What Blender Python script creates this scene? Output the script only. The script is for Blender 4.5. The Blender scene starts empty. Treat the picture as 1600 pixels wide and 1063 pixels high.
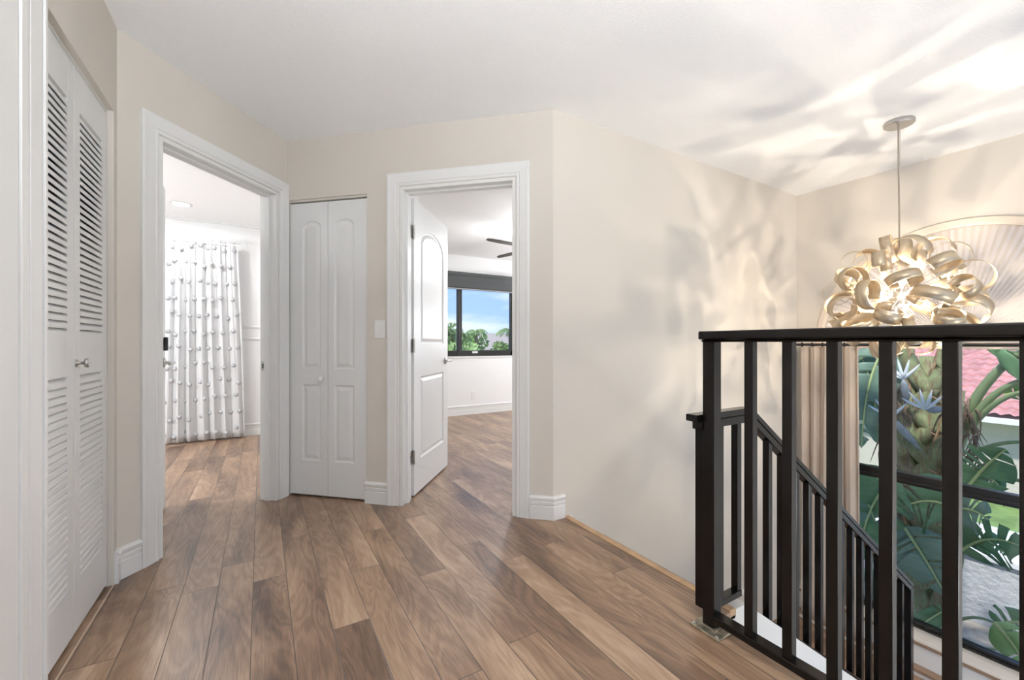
import bpy, bmesh, math, random
from mathutils import Vector, Matrix
from math import sin, cos, pi, radians, sqrt, atan2
random.seed(11)
SC = bpy.context.scene
COL = SC.collection

# ------------------------------------------------------------------ camera, world, sun, exposure
# metres; floor of the landing at z = 0; +X runs along the stair wall, +Y towards the bedrooms
cam_d = bpy.data.cameras.new('camera'); cam = bpy.data.objects.new('camera', cam_d); COL.objects.link(cam)
cam.location = (0, 0, 1.045); cam.rotation_euler = (radians(90), 0, radians(-30.9))
cam_d.sensor_width = 36; cam_d.lens = 655 / 1600 * 36; cam_d.shift_y = 5.5 / 1600; cam_d.clip_start = .02; cam_d.clip_end = 400
SC.camera = cam
SC.view_settings.view_transform = 'Standard'; SC.view_settings.look = 'None'
SC.view_settings.exposure = 0.32; SC.view_settings.gamma = 1; SC.view_settings.use_curve_mapping = False
SC.cycles.use_denoising = True
SC.cycles.max_bounces = 10; SC.cycles.diffuse_bounces = 6; SC.cycles.transparent_max_bounces = 16
SC.cycles.sample_clamp_indirect = 4.0

world = bpy.data.worlds.new('sky'); SC.world = world; world.use_nodes = True
nt = world.node_tree; nt.nodes.clear()
def wn(t, **k):
    n = nt.nodes.new(t)
    for a, b in k.items(): setattr(n, a, b)
    return n
tc = wn('ShaderNodeTexCoord'); sep = wn('ShaderNodeSeparateXYZ'); nt.links.new(tc.outputs['Generated'], sep.inputs[0])
ramp = wn('ShaderNodeValToRGB'); nt.links.new(sep.outputs['Z'], ramp.inputs[0])
ramp.color_ramp.elements[0].position = 0.0; ramp.color_ramp.elements[0].color = (.36, .54, .86, 1)
ramp.color_ramp.elements[1].position = .5; ramp.color_ramp.elements[1].color = (.16, .36, .80, 1)
mp = wn('ShaderNodeMapping'); mp.inputs['Scale'].default_value = (1.2, 1.2, 5.5); nt.links.new(tc.outputs['Generated'], mp.inputs[0])
no = wn('ShaderNodeTexNoise'); no.inputs['Scale'].default_value = 2.6; no.inputs['Detail'].default_value = 7; no.inputs['Roughness'].default_value = .55
nt.links.new(mp.outputs[0], no.inputs['Vector'])
cr = wn('ShaderNodeValToRGB'); cr.color_ramp.elements[0].position = .48; cr.color_ramp.elements[1].position = .78; nt.links.new(no.outputs['Fac'], cr.inputs[0])
mx = wn('ShaderNodeMixRGB'); nt.links.new(cr.outputs[0], mx.inputs[0]); nt.links.new(ramp.outputs[0], mx.inputs[1]); mx.inputs[2].default_value = (.95, .97, 1, 1)
bg = wn('ShaderNodeBackground'); bg.inputs['Strength'].default_value = 1.2; nt.links.new(mx.outputs[0], bg.inputs[0])
wo = wn('ShaderNodeOutputWorld'); nt.links.new(bg.outputs[0], wo.inputs[0])

sun_d = bpy.data.lights.new('sun', 'SUN'); sun_d.energy = 3.9; sun_d.angle = radians(3); sun_d.color = (1, .97, .92)
sun = bpy.data.objects.new('sun', sun_d); COL.objects.link(sun)
sun.rotation_euler = Vector((-.55, -.12, .8)).to_track_quat('Z', 'Y').to_euler()

FILL_HALL, FILL_UP, FILL_BED2, LAMP_BULB, LAMP_CAN = 80.0, 770.0, 135.0, 7600.0, 230.0  # hall, uplighter and fan strengths belong to added fill lamps

# ------------------------------------------------------------------ materials
MATS = {}
def mat(name, col, rough=.5, metal=0., bump=None, var=None, emit=None, spec=.5, trans=0, coat=0, extra=None):
    if name in MATS: return MATS[name]
    m = bpy.data.materials.new(name); m.use_nodes = True; t = m.node_tree
    b = t.nodes['Principled BSDF']
    b.inputs['Base Color'].default_value = (*col, 1); b.inputs['Roughness'].default_value = rough; b.inputs['Metallic'].default_value = metal
    b.inputs['Specular IOR Level'].default_value = spec; b.inputs['Coat Weight'].default_value = coat
    co = t.nodes.new('ShaderNodeTexCoord')
    if var:      # (scale, amount)
        n = t.nodes.new('ShaderNodeTexNoise'); n.inputs['Scale'].default_value = var[0]; n.inputs['Detail'].default_value = 5
        t.links.new(co.outputs['Object'], n.inputs['Vector'])
        r = t.nodes.new('ShaderNodeMapRange'); r.inputs[1].default_value = .3; r.inputs[2].default_value = .7
        r.inputs[3].default_value = 1 - var[1]; r.inputs[4].default_value = 1 + var[1]
        t.links.new(n.outputs['Fac'], r.inputs[0])
        v = t.nodes.new('ShaderNodeVectorMath'); v.operation = 'SCALE'; v.inputs[0].default_value = col
        t.links.new(r.outputs[0], v.inputs['Scale']); t.links.new(v.outputs[0], b.inputs['Base Color'])
    if bump:     # (scale, strength, distance)
        n = t.nodes.new('ShaderNodeTexNoise'); n.inputs['Scale'].default_value = bump[0]; n.inputs['Detail'].default_value = 3
        t.links.new(co.outputs['Object'], n.inputs['Vector'])
        bp = t.nodes.new('ShaderNodeBump'); bp.inputs['Strength'].default_value = bump[1]; bp.inputs['Distance'].default_value = bump[2]
        t.links.new(n.outputs['Fac'], bp.inputs['Height']); t.links.new(bp.outputs[0], b.inputs['Normal'])
    if emit:
        b.inputs['Emission Color'].default_value = (*emit[0], 1); b.inputs['Emission Strength'].default_value = emit[1]
    if trans:    # thin cloth: part of the light goes through
        tr = t.nodes.new('ShaderNodeBsdfTranslucent'); tr.inputs[0].default_value = (*col, 1)
        ms = t.nodes.new('ShaderNodeMixShader'); ms.inputs[0].default_value = trans
        o = t.nodes['Material Output']; t.links.new(b.outputs[0], ms.inputs[1]); t.links.new(tr.outputs[0], ms.inputs[2]); t.links.new(ms.outputs[0], o.inputs[0])
    MATS[name] = m
    return m

cream = mat('cream wall paint', (.64, .598, .54), .75, bump=(60, .12, .004), var=(1.3, .02))
ceil_m = mat('textured ceiling paint', (.88, .88, .885), .9, bump=(150, .6, .007))
white_wall = mat('white wall paint', (.80, .80, .80), .7, bump=(60, .08, .004))
trim_m = mat('white gloss trim paint', (.76, .76, .75), .38)
door_m = mat('white door paint', (.75, .755, .75), .42)
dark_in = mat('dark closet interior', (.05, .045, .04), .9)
black_m = mat('black rail paint', (.006, .005, .0045), .22, spec=.28, bump=(14, .05, .003))
frame_m = mat('black window frame', (.012, .011, .010), .3)
chrome = mat('satin nickel', (.55, .54, .52), .28, 1)
steel = mat('bare scuffed metal', (.42, .38, .30), .4, .8, var=(40, .5), bump=(30, .3, .004))
oak_edge = mat('oak nosing', (.47, .30, .17), .4, var=(12, .15))
cream_sill = mat('cream sill paint', (.80, .74, .66), .5)
cap_plas = mat('white plastic', (.78, .78, .77), .35)
dark_gap = mat('dark seam', (.03, .028, .025), .8)
beige_cloth = mat('beige linen curtain', (.62, .53, .45), .9, var=(3, .05), trans=.25)
white_cloth = mat('white sheer cotton', (.82, .82, .82), .9, trans=.35)
puff_m = mat('grey cotton tuft', (.40, .40, .41), 1)
shade_m = mat('charcoal roller shade', (.065, .068, .07), .8)
shade_hem = mat('charcoal shade backing', (.055, .06, .06), .6)
pleat_m = mat('ivory pleated paper shade', (.86, .80, .75), .85, trans=.3)
fan_m = mat('dark fan blade', (.05, .04, .035), .5)
opal = mat('opal lamp glass', (.9, .9, .9), .4, emit=((1, .97, .93), 1))

def floor_material():
    m = bpy.data.materials.new('walnut laminate planks'); m.use_nodes = True; t = m.node_tree; L = t.links.new
    b = t.nodes['Principled BSDF']
    def N(ty, **k):
        n = t.nodes.new(ty)
        for a, c in k.items(): setattr(n, a, c)
        return n
    def M(op, a, b_=None, c=None):
        n = N('ShaderNodeMath', operation=op)
        for i, x in enumerate((a, b_, c)):
            if x is None: continue
            if isinstance(x, (int, float)): n.inputs[i].default_value = x
            else: L(x, n.inputs[i])
        return n.outputs[0]
    co = N('ShaderNodeTexCoord'); s = N('ShaderNodeSeparateXYZ'); L(co.outputs['Object'], s.inputs[0])
    W, LEN = .1275, 1.21
    xr = M('DIVIDE', M('ADD', s.outputs['X'], 10.0 * .1275 + .0295), W)
    row = M('FLOOR', xr)
    wn_ = N('ShaderNodeTexWhiteNoise', noise_dimensions='1D'); L(row, wn_.inputs['W'])
    yr = M('DIVIDE', M('ADD', M('ADD', s.outputs['Y'], 20.0), M('MULTIPLY', wn_.outputs['Value'], LEN)), LEN)
    seg = M('FLOOR', yr)
    cid = N('ShaderNodeCombineXYZ'); L(row, cid.inputs[0]); L(seg, cid.inputs[1])
    wid = N('ShaderNodeTexWhiteNoise', noise_dimensions='2D'); L(cid.outputs[0], wid.inputs['Vector'])
    sid = N('ShaderNodeSeparateColor'); L(wid.outputs['Color'], sid.inputs[0])
    # grain coordinates: long along Y, offset per plank
    g = N('ShaderNodeCombineXYZ')
    L(M('ADD', s.outputs['X'], M('MULTIPLY', sid.outputs[0], 30.)), g.inputs[0])
    L(M('MULTIPLY', M('ADD', s.outputs['Y'], M('MULTIPLY', sid.outputs[1], 30.)), .20), g.inputs[1])
    big = N('ShaderNodeTexNoise'); big.inputs['Scale'].default_value = 7.; big.inputs['Detail'].default_value = 3; big.inputs['Distortion'].default_value = .8; L(g.outputs[0], big.inputs['Vector'])
    # contour-like figure: sine of a smooth noise
    ring = M('SINE', M('MULTIPLY', big.outputs['Fac'], 62.))
    ringn = M('MULTIPLY_ADD', ring, .5, .5)
    g2 = N('ShaderNodeCombineXYZ'); L(M('ADD', s.outputs['X'], M('MULTIPLY', sid.outputs[2], 9.)), g2.inputs[0]); L(M('MULTIPLY', s.outputs['Y'], .06), g2.inputs[1])
    fine = N('ShaderNodeTexNoise'); fine.inputs['Scale'].default_value = 190.; fine.inputs['Detail'].default_value = 4; L(g2.outputs[0], fine.inputs['Vector'])
    blot = N('ShaderNodeTexNoise'); blot.inputs['Scale'].default_value = 4.2; blot.inputs['Detail'].default_value = 5; blot.inputs['Distortion'].default_value = 1.0; L(g.outputs[0], blot.inputs['Vector'])
    v = M('ADD', M('ADD', M('MULTIPLY', blot.outputs['Fac'], .95), -.05), M('MULTIPLY', ringn, .10))
    v = M('ADD', v, M('MULTIPLY', fine.outputs['Fac'], .30))
    v = M('ADD', v, M('MULTIPLY', M('SUBTRACT', sid.outputs[0], .5), .10))
    r = N('ShaderNodeValToRGB'); L(M('SUBTRACT', v, .15), r.inputs[0])
    e = r.color_ramp.elements; e[0].position = .22; e[0].color = (.075, .042, .026, 1); e[1].position = .76; e[1].color = (.46, .325, .225, 1)
    k = e.new(.40); k.color = (.185, .112, .070, 1); k = e.new(.56); k.color = (.31, .198, .126, 1)
    # seams
    fx = M('FRACT', xr); fy = M('FRACT', yr)
    ex = M('MULTIPLY', M('MINIMUM', fx, M('SUBTRACT', 1., fx)), W)
    ey = M('MULTIPLY', M('MINIMUM', fy, M('SUBTRACT', 1., fy)), LEN)
    d = M('MINIMUM', ex, ey)
    seam = N('ShaderNodeMapRange'); seam.inputs[1].default_value = .0006; seam.inputs[2].default_value = .0020; L(d, seam.inputs[0])
    mixc = N('ShaderNodeMixRGB'); L(seam.outputs[0], mixc.inputs[0]); mixc.inputs[1].default_value = (.045, .028, .02, 1); L(r.outputs[0], mixc.inputs[2])
    L(mixc.outputs[0], b.inputs['Base Color'])
    rr = N('ShaderNodeMapRange'); L(blot.outputs['Fac'], rr.inputs[0]); rr.inputs[3].default_value = .285; rr.inputs[4].default_value = .40; L(rr.outputs[0], b.inputs['Roughness'])
    b.inputs['Specular IOR Level'].default_value = .72
    bp = N('ShaderNodeBump'); bp.inputs['Strength'].default_value = .35; bp.inputs['Distance'].default_value = .0022
    h = M('ADD', M('MULTIPLY', seam.outputs[0], 1.), M('MULTIPLY', fine.outputs['Fac'], .12)); h = M('ADD', h, M('MULTIPLY', blot.outputs['Fac'], .5))
    L(h, bp.inputs['Height']); L(bp.outputs[0], b.inputs['Normal'])
    return m
wood = floor_material()

def glass_material():
    m = bpy.data.materials.new('window glass'); m.use_nodes = True; t = m.node_tree; t.nodes.clear()
    tr = t.nodes.new('ShaderNodeBsdfTransparent'); tr.inputs[0].default_value = (.97, .98, .98, 1)
    gl = t.nodes.new('ShaderNodeBsdfGlossy'); gl.inputs['Roughness'].default_value = .02
    lw = t.nodes.new('ShaderNodeFresnel'); lw.inputs['IOR'].default_value = 1.45
    mi = t.nodes.new('ShaderNodeMixShader'); o = t.nodes.new('ShaderNodeOutputMaterial')
    t.links.new(lw.outputs[0], mi.inputs[0]); t.links.new(tr.outputs[0], mi.inputs[1]); t.links.new(gl.outputs[0], mi.inputs[2]); t.links.new(mi.outputs[0], o.inputs[0])
    return m
glass = glass_material()

def ribbon_material():
    m = bpy.data.materials.new('brushed champagne metal'); m.use_nodes = True; t = m.node_tree; b = t.nodes['Principled BSDF']
    b.inputs['Metallic'].default_value = .7; b.inputs['Roughness'].default_value = .36
    co = t.nodes.new('ShaderNodeTexCoord'); w = t.nodes.new('ShaderNodeMapping'); w.inputs['Scale'].default_value = (1, 120, 1)
    n = t.nodes.new('ShaderNodeTexNoise'); n.inputs['Scale'].default_value = 3; n.inputs['Detail'].default_value = 3
    t.links.new(co.outputs['UV'], w.inputs[0]); t.links.new(w.outputs[0], n.inputs['Vector'])
    r = t.nodes.new('ShaderNodeValToRGB'); r.color_ramp.elements[0].color = (.42, .33, .23, 1); r.color_ramp.elements[1].color = (.80, .67, .48, 1)
    r.color_ramp.elements[0].position = .3; r.color_ramp.elements[1].position = .7
    t.links.new(n.outputs['Fac'], r.inputs[0]); t.links.new(r.outputs[0], b.inputs['Base Color'])
    return m
ribbon_m = ribbon_material()

# ------------------------------------------------------------------ helpers
class Fr:
    """a plan frame: t along a wall, n out of it towards the hall, z up"""
    def __init__(s, o, d, n): s.o, s.d, s.n = Vector((*o, 0)), Vector((*d, 0)), Vector((*n, 0))
    def __call__(s, t, n, z): return s.o + s.d * t + s.n * n + Vector((0, 0, z))
WORLD = Fr((0, 0), (1, 0), (0, 1))
class MB:
    def __init__(s, fr=WORLD): s.bm = bmesh.new(); s.fr = fr
    def v(s, t, n, z): return s.bm.verts.new(s.fr(t, n, z))
    def face(s, vs):
        try: return s.bm.faces.new(vs)
        except ValueError: return None
    def box(s, t0, t1, n0, n1, z0, z1):
        a = [s.v(t, n, z) for z in (z0, z1) for (t, n) in ((t0, n0), (t1, n0), (t1, n1), (t0, n1))]
        for q in ((0, 1, 2, 3), (4, 5, 6, 7), (0, 1, 5, 4), (1, 2, 6, 5), (2, 3, 7, 6), (3, 0, 4, 7)): s.face([a[i] for i in q])
        return s
    def hexa(s, pts):    # 8 points, bottom four then top four
        a = [s.v(*p) for p in pts]
        for q in ((0, 1, 2, 3), (4, 5, 6, 7), (0, 1, 5, 4), (1, 2, 6, 5), (2, 3, 7, 6), (3, 0, 4, 7)): s.face([a[i] for i in q])
        return s
    def prism(s, poly, axis, a0, a1):   # poly in the other two coordinates
        def P(p, a): return {'t': (a, p[0], p[1]), 'n': (p[0], a, p[1]), 'z': (p[0], p[1], a)}[axis]
        A = [s.v(*P(p, a0)) for p in poly]; B = [s.v(*P(p, a1)) for p in poly]; k = len(poly)
        s.face(A); s.face(B)
        for i in range(k): s.face([A[i], A[(i + 1) % k], B[(i + 1) % k], B[i]])
        return s
    def rings(s, rings, closed=True, caps=True):
        R = [[s.v(*p) for p in r] for r in rings]; k = len(R[0])
        for a, b in zip(R, R[1:]):
            for i in range(k if closed else k - 1): s.face([a[i], a[(i + 1) % k], b[(i + 1) % k], b[i]])
        if caps: s.face(R[0]); s.face(R[-1])
        return s
    def tube(s, pts, r, k=8, caps=True):
        P = [Vector(p) for p in pts]; rr = r if isinstance(r, (list, tuple)) else [r] * len(P); rings = []
        ref = Vector((0, 0, 1))
        for i, p in enumerate(P):
            d = (P[min(i + 1, len(P) - 1)] - P[max(i - 1, 0)]).normalized()
            u = d.cross(ref)
            if u.length < .2: u = d.cross(Vector((1, 0, 0)))
            u.normalize(); w = d.cross(u)
            rings.append([tuple(p + u * rr[i] * cos(2 * pi * j / k) + w * rr[i] * sin(2 * pi * j / k)) for j in range(k)])
        return s.rings(rings, True, caps)
    def lathe(s, prof, c, axis='z', k=20, caps=True):    # prof: (radius, height)
        rings = []
        for r, h in prof:
            ring = []
            for j in range(k):
                a = 2 * pi * j / k; x, y = r * cos(a), r * sin(a)
                ring.append({'z': (c[0] + x, c[1] + y, c[2] + h), 'n': (c[0] + x, c[1] + h, c[2] + y), 't': (c[0] + h, c[1] + x, c[2] + y)}[axis])
            rings.append(ring)
        return s.rings(rings, True, caps)
    def build(s, name, m, parent=None, smooth=False, bevel=0, solid=0, flip=True):
        if flip: bmesh.ops.recalc_face_normals(s.bm, faces=s.bm.faces)
        me = bpy.data.meshes.new(name); s.bm.to_mesh(me); s.bm.free(); me.materials.append(m)
        o = bpy.data.objects.new(name, me); COL.objects.link(o)
        if smooth:
            for p in me.polygons: p.use_smooth = True
        if parent is not None:
            o.parent = parent; o.matrix_parent_inverse = Matrix.Translation(-parent.location) if parent.type == 'EMPTY' else Matrix.Identity(4)
        if solid:
            q = o.modifiers.new('thickness', 'SOLIDIFY'); q.thickness = solid; q.offset = 0
        if bevel:
            q = o.modifiers.new('bevel', 'BEVEL'); q.width = bevel; q.segments = 2; q.limit_method = 'ANGLE'
        return o
def tag(o, label=None, cat=None, group=None, kind=None):
    if label: o['label'] = label
    if cat: o['category'] = cat
    if group: o['group'] = group
    if kind: o['kind'] = kind
    return o
def thing(name, loc, label, cat, group=None, kind=None):
    o = bpy.data.objects.new(name, None); o.empty_display_size = .1; COL.objects.link(o); o.location = loc
    return tag(o, label, cat, group, kind)
def struct(o, label=None): return tag(o, label, kind='structure')

# plan of the hall walls
A = Fr((-.546, 2.483), (.66462, .74718), (.74718, -.66462)); LA = 1.0537
B = Fr((.1543, 3.2703), (.72553, -.68819), (-.68819, -.72553)); LB = 1.8352
C = Fr((1.486, 2.007), (1, 0), (0, -1)); LC = 2.835
D = Fr((4.321, 2.007), (0, -1), (-1, 0))
EW = Fr((-.546, 0), (0, 1), (1, 0))
BK = Fr((0, 5.62), (1, 0), (0, -1))       # far wall of both bedrooms
GF = -2.9
HC, HC1, HC2 = 2.435, 2.372, 2.33
OA = (.183, .968, 2.052); OB = (.847, 1.606, 2.052)      # door openings t0, t1, top

def wall(name, fr, t0, t1, z0, z1, n0, n1, m, holes=()):
    """a wall slab with rectangular holes (a, b, za, zb)"""
    b = MB(fr); cur = t0
    for (a, c, za, zb) in sorted(holes):
        b.box(cur, a, n0, n1, z0, z1)
        if za > z0 + 1e-4: b.box(a, c, n0, n1, z0, za)
        if zb < z1 - 1e-4: b.box(a, c, n0, n1, zb, z1)
        cur = c
    b.box(cur, t1, n0, n1, z0, z1)
    return struct(b.build(name, m))

# ------------------------------------------------------------------ setting: floor, ceilings, walls
f = MB()
f.box(-1.3, 1.462, -2.6, 2.0065, -.02, 0)
f.box(1.462, 1.5645, .962, 2.0065, -.02, 0)
f.box(-3.3, 1.565, 2.0065, 5.62, -.02, 0)
f.box(1.565, 5.1, 2.12, 5.62, -.02, 0)
struct(f.build('floor', wood), 'walnut-brown wood plank floor of the upstairs landing and bedrooms')
struct(MB().box(1.565, 1.602, .962, 2.006, -.035, .004).build('trim_1', oak_edge, bevel=.003), 'oak nosing strip along the top edge of the stairs')
struct(MB().box(1.454, 1.466, -2.6, .961, -.30, -.0005).build('trim_2', cream), 'painted fascia under the landing edge')
struct(MB().box(-.549, -.545, 1.715, 2.45, .0002, .0016).build('trim_3', mat('pale caulk', (.62, .50, .40), .6)), 'pale worn seam in the floor before the louvered closet')
struct(MB().box(-1.3, 4.5, -2.6, 3.45, HC, HC + .1).build('ceiling', ceil_m), 'white textured ceiling over landing and stairwell')
def pz(fr, t, n): q_ = fr(t, n, 0); return (q_.x, q_.y)
struct(MB().prism([(-3.3, 2.49), (-.60, 2.49), pz(A, .02, -.1195), pz(A, 1.20, -.1195), (.60, 3.70), (.60, 5.62), (-3.3, 5.62)], 'z', HC1, HC1 + .05).build('ceiling_bedroom_left', mat('smooth ceiling paint', (.88, .88, .88), .8, bump=(90, .25, .004))))
struct(MB().prism([(.60, 3.66), pz(B, .66, -.66), pz(B, .66, -.1195), pz(B, LB, -.1195), (5.1, 2.126), (5.1, 5.62), (.60, 5.62)], 'z', HC2, HC2 + .05).build('ceiling_bedroom_right', ceil_m))
struct(MB().box(1.6, 4.5, -2.6, 2.1, -3.0, -2.9).build('floor_foyer', mat('pale foyer tile', (.62, .58, .53), .3)))

wall('wall_left', A, 0, LA, 0, HC, -.06, 0, cream, [(OA[0], OA[1], 0, OA[2])])
wall('wall_left_bedroom_side', A, -.05, LA + .1, 0, HC, -.12, -.06, white_wall, [(OA[0], OA[1], 0, OA[2])])
wall('wall_back', B, 0, LB, 0, HC, -.06, 0, cream, [(.008, .609, 0, 2.03), (OB[0], OB[1], 0, OB[2])])
wall('wall_back_bedroom_side', B, 0, LB + .04, 0, HC, -.12, -.06, white_wall, [(.008, .609, 0, 2.03), (OB[0], OB[1], 0, OB[2])])
struct(MB(C).box(0.0, LC + .15, -.08, 0, 0, HC).box(.114, LC + .15, -.08, 0, -2.9, 0).build('wall_stair', cream), 'cream wall beside the stairs carrying petal shadows')
struct(MB(C).box(0.06, 3.6, -.12, -.08, 0, HC2).build('wall_stair_bedroom_side', white_wall))
wall('wall_closet', EW, -2.6, 2.483, 0, HC, -.10, 0, cream, [(1.715, 2.44, 0, 2.05)])
struct(MB().box(-1.3, 4.5, -2.7, -2.6, -2.9, -.30).box(-1.3, .2, -2.7, -2.6, -.30, HC).box(3.9, 4.5, -2.7, -2.6, -.30, HC).box(.2, 3.9, -2.7, -2.6, 2.2, HC).box(.2, 3.9, -2.7, -2.6, -.30, .3).build('wall_rear', cream))
# closet interior behind the louvered doors, linen cupboard interior
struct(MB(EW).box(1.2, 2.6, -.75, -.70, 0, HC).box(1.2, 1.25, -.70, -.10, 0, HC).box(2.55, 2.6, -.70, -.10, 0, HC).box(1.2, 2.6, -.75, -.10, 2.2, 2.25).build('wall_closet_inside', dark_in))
struct(MB(B).box(-.02, .66, -.66, -.62, 0, HC).box(.62, .66, -.62, -.12, 0, HC).box(-.04, 0, -.62, -.12, 0, HC).build('wall_cupboard_inside', white_wall))
struct(MB().box(.56, .62, 3.66, 5.62, 0, HC).build('wall_between_bedrooms', white_wall))
struct(MB().box(-3.3, -.60, 2.49, 2.55, 0, HC).box(-3.36, -3.3, 2.49, 5.62, 0, HC).build('wall_bedroom_left', white_wall))
struct(MB().box(5.1, 5.16, 2.0, 5.7, 0, HC).build('wall_bedroom_right', white_wall))
W1 = (-2.3, -.62, .90, 2.05); W2 = (1.40, 3.44, .855, 2.09)
wall('wall_far', BK, -3.36, 5.16, -.3, 2.6, -.14, 0, white_wall, [W1, W2])
# window wall of the foyer: a tall window under an arch
YC, ZC, RO, RI = .943, 1.035, .905, .855
def arch_wall():
    b = MB(D); ta, tb = 2.007 - (YC + RI), 2.007 - (YC - RI)   # opening along the wall
    b.box(-.1, ta, -.16, 0, -2.9, HC); b.box(tb, 4.7, -.16, 0, -2.9, HC)
    b.box(ta, tb, -.16, 0, -2.9, -1.165)
    n = 32; tc_ = (ta + tb) / 2
    for i in range(n):
        a0, a1 = pi - pi * i / n, pi - pi * (i + 1) / n
        x0, x1 = tc_ + RI * cos(a0), tc_ + RI * cos(a1); y0, y1 = ZC + RI * sin(a0), ZC + RI * sin(a1)
        b.hexa([(x0, -.16, y0), (x1, -.16, y1), (x1, 0, y1), (x0, 0, y0), (x0, -.16, HC), (x1, -.16, HC), (x1, 0, HC), (x0, 0, HC)])
    return struct(b.build('wall_window', cream), 'cream end wall with the tall arched foyer window')
arch_wall()

# ------------------------------------------------------------------ trim: casings, jambs, baseboards
CASE = [(.006, 0), (.006, .008), (.012, .010), (.019, .010), (.023, .007), (.028, .012), (.060, .015), (.078, .018), (.087, .016), (.087, 0)]
def casing(b, t0, t1, zt, zb=0, side=1):
    path = [(t0, zb, -1, 0), (t0, zt, -1, 1), (t1, zt, 1, 1), (t1, zb, 1, 0)]
    b.rings([[(t + w * dx, side * n if side > 0 else -.12 - n, z + w * dz) for (w, n) in CASE] for (t, z, dx, dz) in path])
def jamb(b, t0, t1, zt, th=.12):
    b.box(t0 - .001, t0 + .018, -th - .001, .002, 0, zt); b.box(t1 - .018, t1 + .001, -th - .001, .002, 0, zt); b.box(t0 + .018, t1 - .018, -th - .001, .002, zt - .018, zt + .001)
    # door stop
    b.box(t0 + .018, t0 + .030, -.082, -.045, 0, zt - .018); b.box(t1 - .030, t1 - .018, -.082, -.045, 0, zt - .018); b.box(t0 + .030, t1 - .030, -.082, -.045, zt - .030, zt - .018)
def door_root(n, fr, t, label):
    p = fr(t, -.02, 0); return thing('door_%d' % n, p, label, None, kind='structure')
for n, fr, O, lab in ((1, A, OA, 'white doorway casing in the left wall, open to the room with the tufted curtain'), (2, B, OB, 'white doorway casing beside the light switch, open to the room with the dark shade')):
    r = door_root(n, fr, (O[0] + O[1]) / 2, lab)
    b = MB(fr); casing(b, *O[:2], O[2]); b.build('casing', trim_m, r)
    b = MB(fr); casing(b, *O[:2], O[2], side=-1); b.build('casing', trim_m, r)
    b = MB(fr); jamb(b, *O); b.build('jamb', trim_m, r)
    if n == 1: D1 = r
    else: D2 = r
BASE = [(0, 0), (.014, 0), (.014, .078), (.009, .082), (.014, .087), (.015, .103), (.011, .107), (.016, .112), (.019, .128), (.012, .137), (0, .139)]
def baseboard(name, path, closed_ends=True, m=trim_m, prof=BASE, zoff=0):
    """path: plan points; the board stands to the left of the path direction"""
    P = [Vector((*p, 0)) for p in path]; rings = []; b = MB()
    for i, p in enumerate(P):
        dirs = []
        if i: dirs.append((P[i] - P[i - 1]).normalized())
        if i < len(P) - 1: dirs.append((P[i + 1] - P[i]).normalized())
        ns = [Vector((-d.y, d.x, 0)) for d in dirs]
        mt = sum(ns, Vector()) / len(ns); mt = mt / mt.length_squared
        rings.append([tuple(p + mt * w + Vector((0, 0, z + zoff))) for (w, z) in prof])
    b.rings(rings); return struct(b.build(name, m))
def pt(fr, t, n=0): q = fr(t, n, 0); return (q.x, q.y)
baseboard('baseboard_left', [pt(A, OA[0] - .089), (-.546, 2.483), (-.546, 2.443)])
baseboard('baseboard_back', [pt(B, OB[0] - .089), pt(B, .600)])
baseboard('baseboard_stair', [(1.566, 2.007), (1.486, 2.007), pt(B, OB[1] + .089)])
baseboard('baseboard_far', [(.555, 5.62), (-3.3, 5.62)])
baseboard('baseboard_far_right', [(5.1, 5.62), (.62, 5.62)])
baseboard('baseboard_closet', [(-.546, 1.565), (-.546, -2.6)])
# wide moulded casing left of the louvered closet
cw = MB(EW)
cw.box(1.42, 1.715, 0, .012, 0, 2.30)
for a, c, h in ((1.43, 1.560, .016), (1.568, 1.600, .020), (1.606, 1.614, .018), (1.622, 1.692, .018), (1.699, 1.7155, .022)): cw.box(a, c, .010, h, 0, 2.30)
struct(cw.build('trim_4', trim_m, bevel=.002), 'white moulded casing at the left edge of the photo')
struct(MB(EW).box(1.715, 2.44, -.05, -.022, 2.036, 2.05).build('trim_5', trim_m), 'white door track above the louvered doors')
struct(MB(B).box(.008, .609, -.05, -.012, 2.016, 2.03).build('trim_6', cream), 'track above the narrow cupboard doors')
# chair rail mouldings in the left bedroom
for k, z in ((7, 1.235), (8, 1.100)):
    struct(MB(BK).prism([(0, z - .022), (.010, z - .018), (.018, z - .004), (.018, z + .006), (.010, z + .012), (0, z + .016)], 't', -.62, .56).build('trim_%d' % k, trim_m), 'chair rail moulding on the bedroom wall')
struct(MB(BK).box(-3.3, .56, 0, .03, HC1 - .012, HC1).build('trim_9', trim_m))

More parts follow.
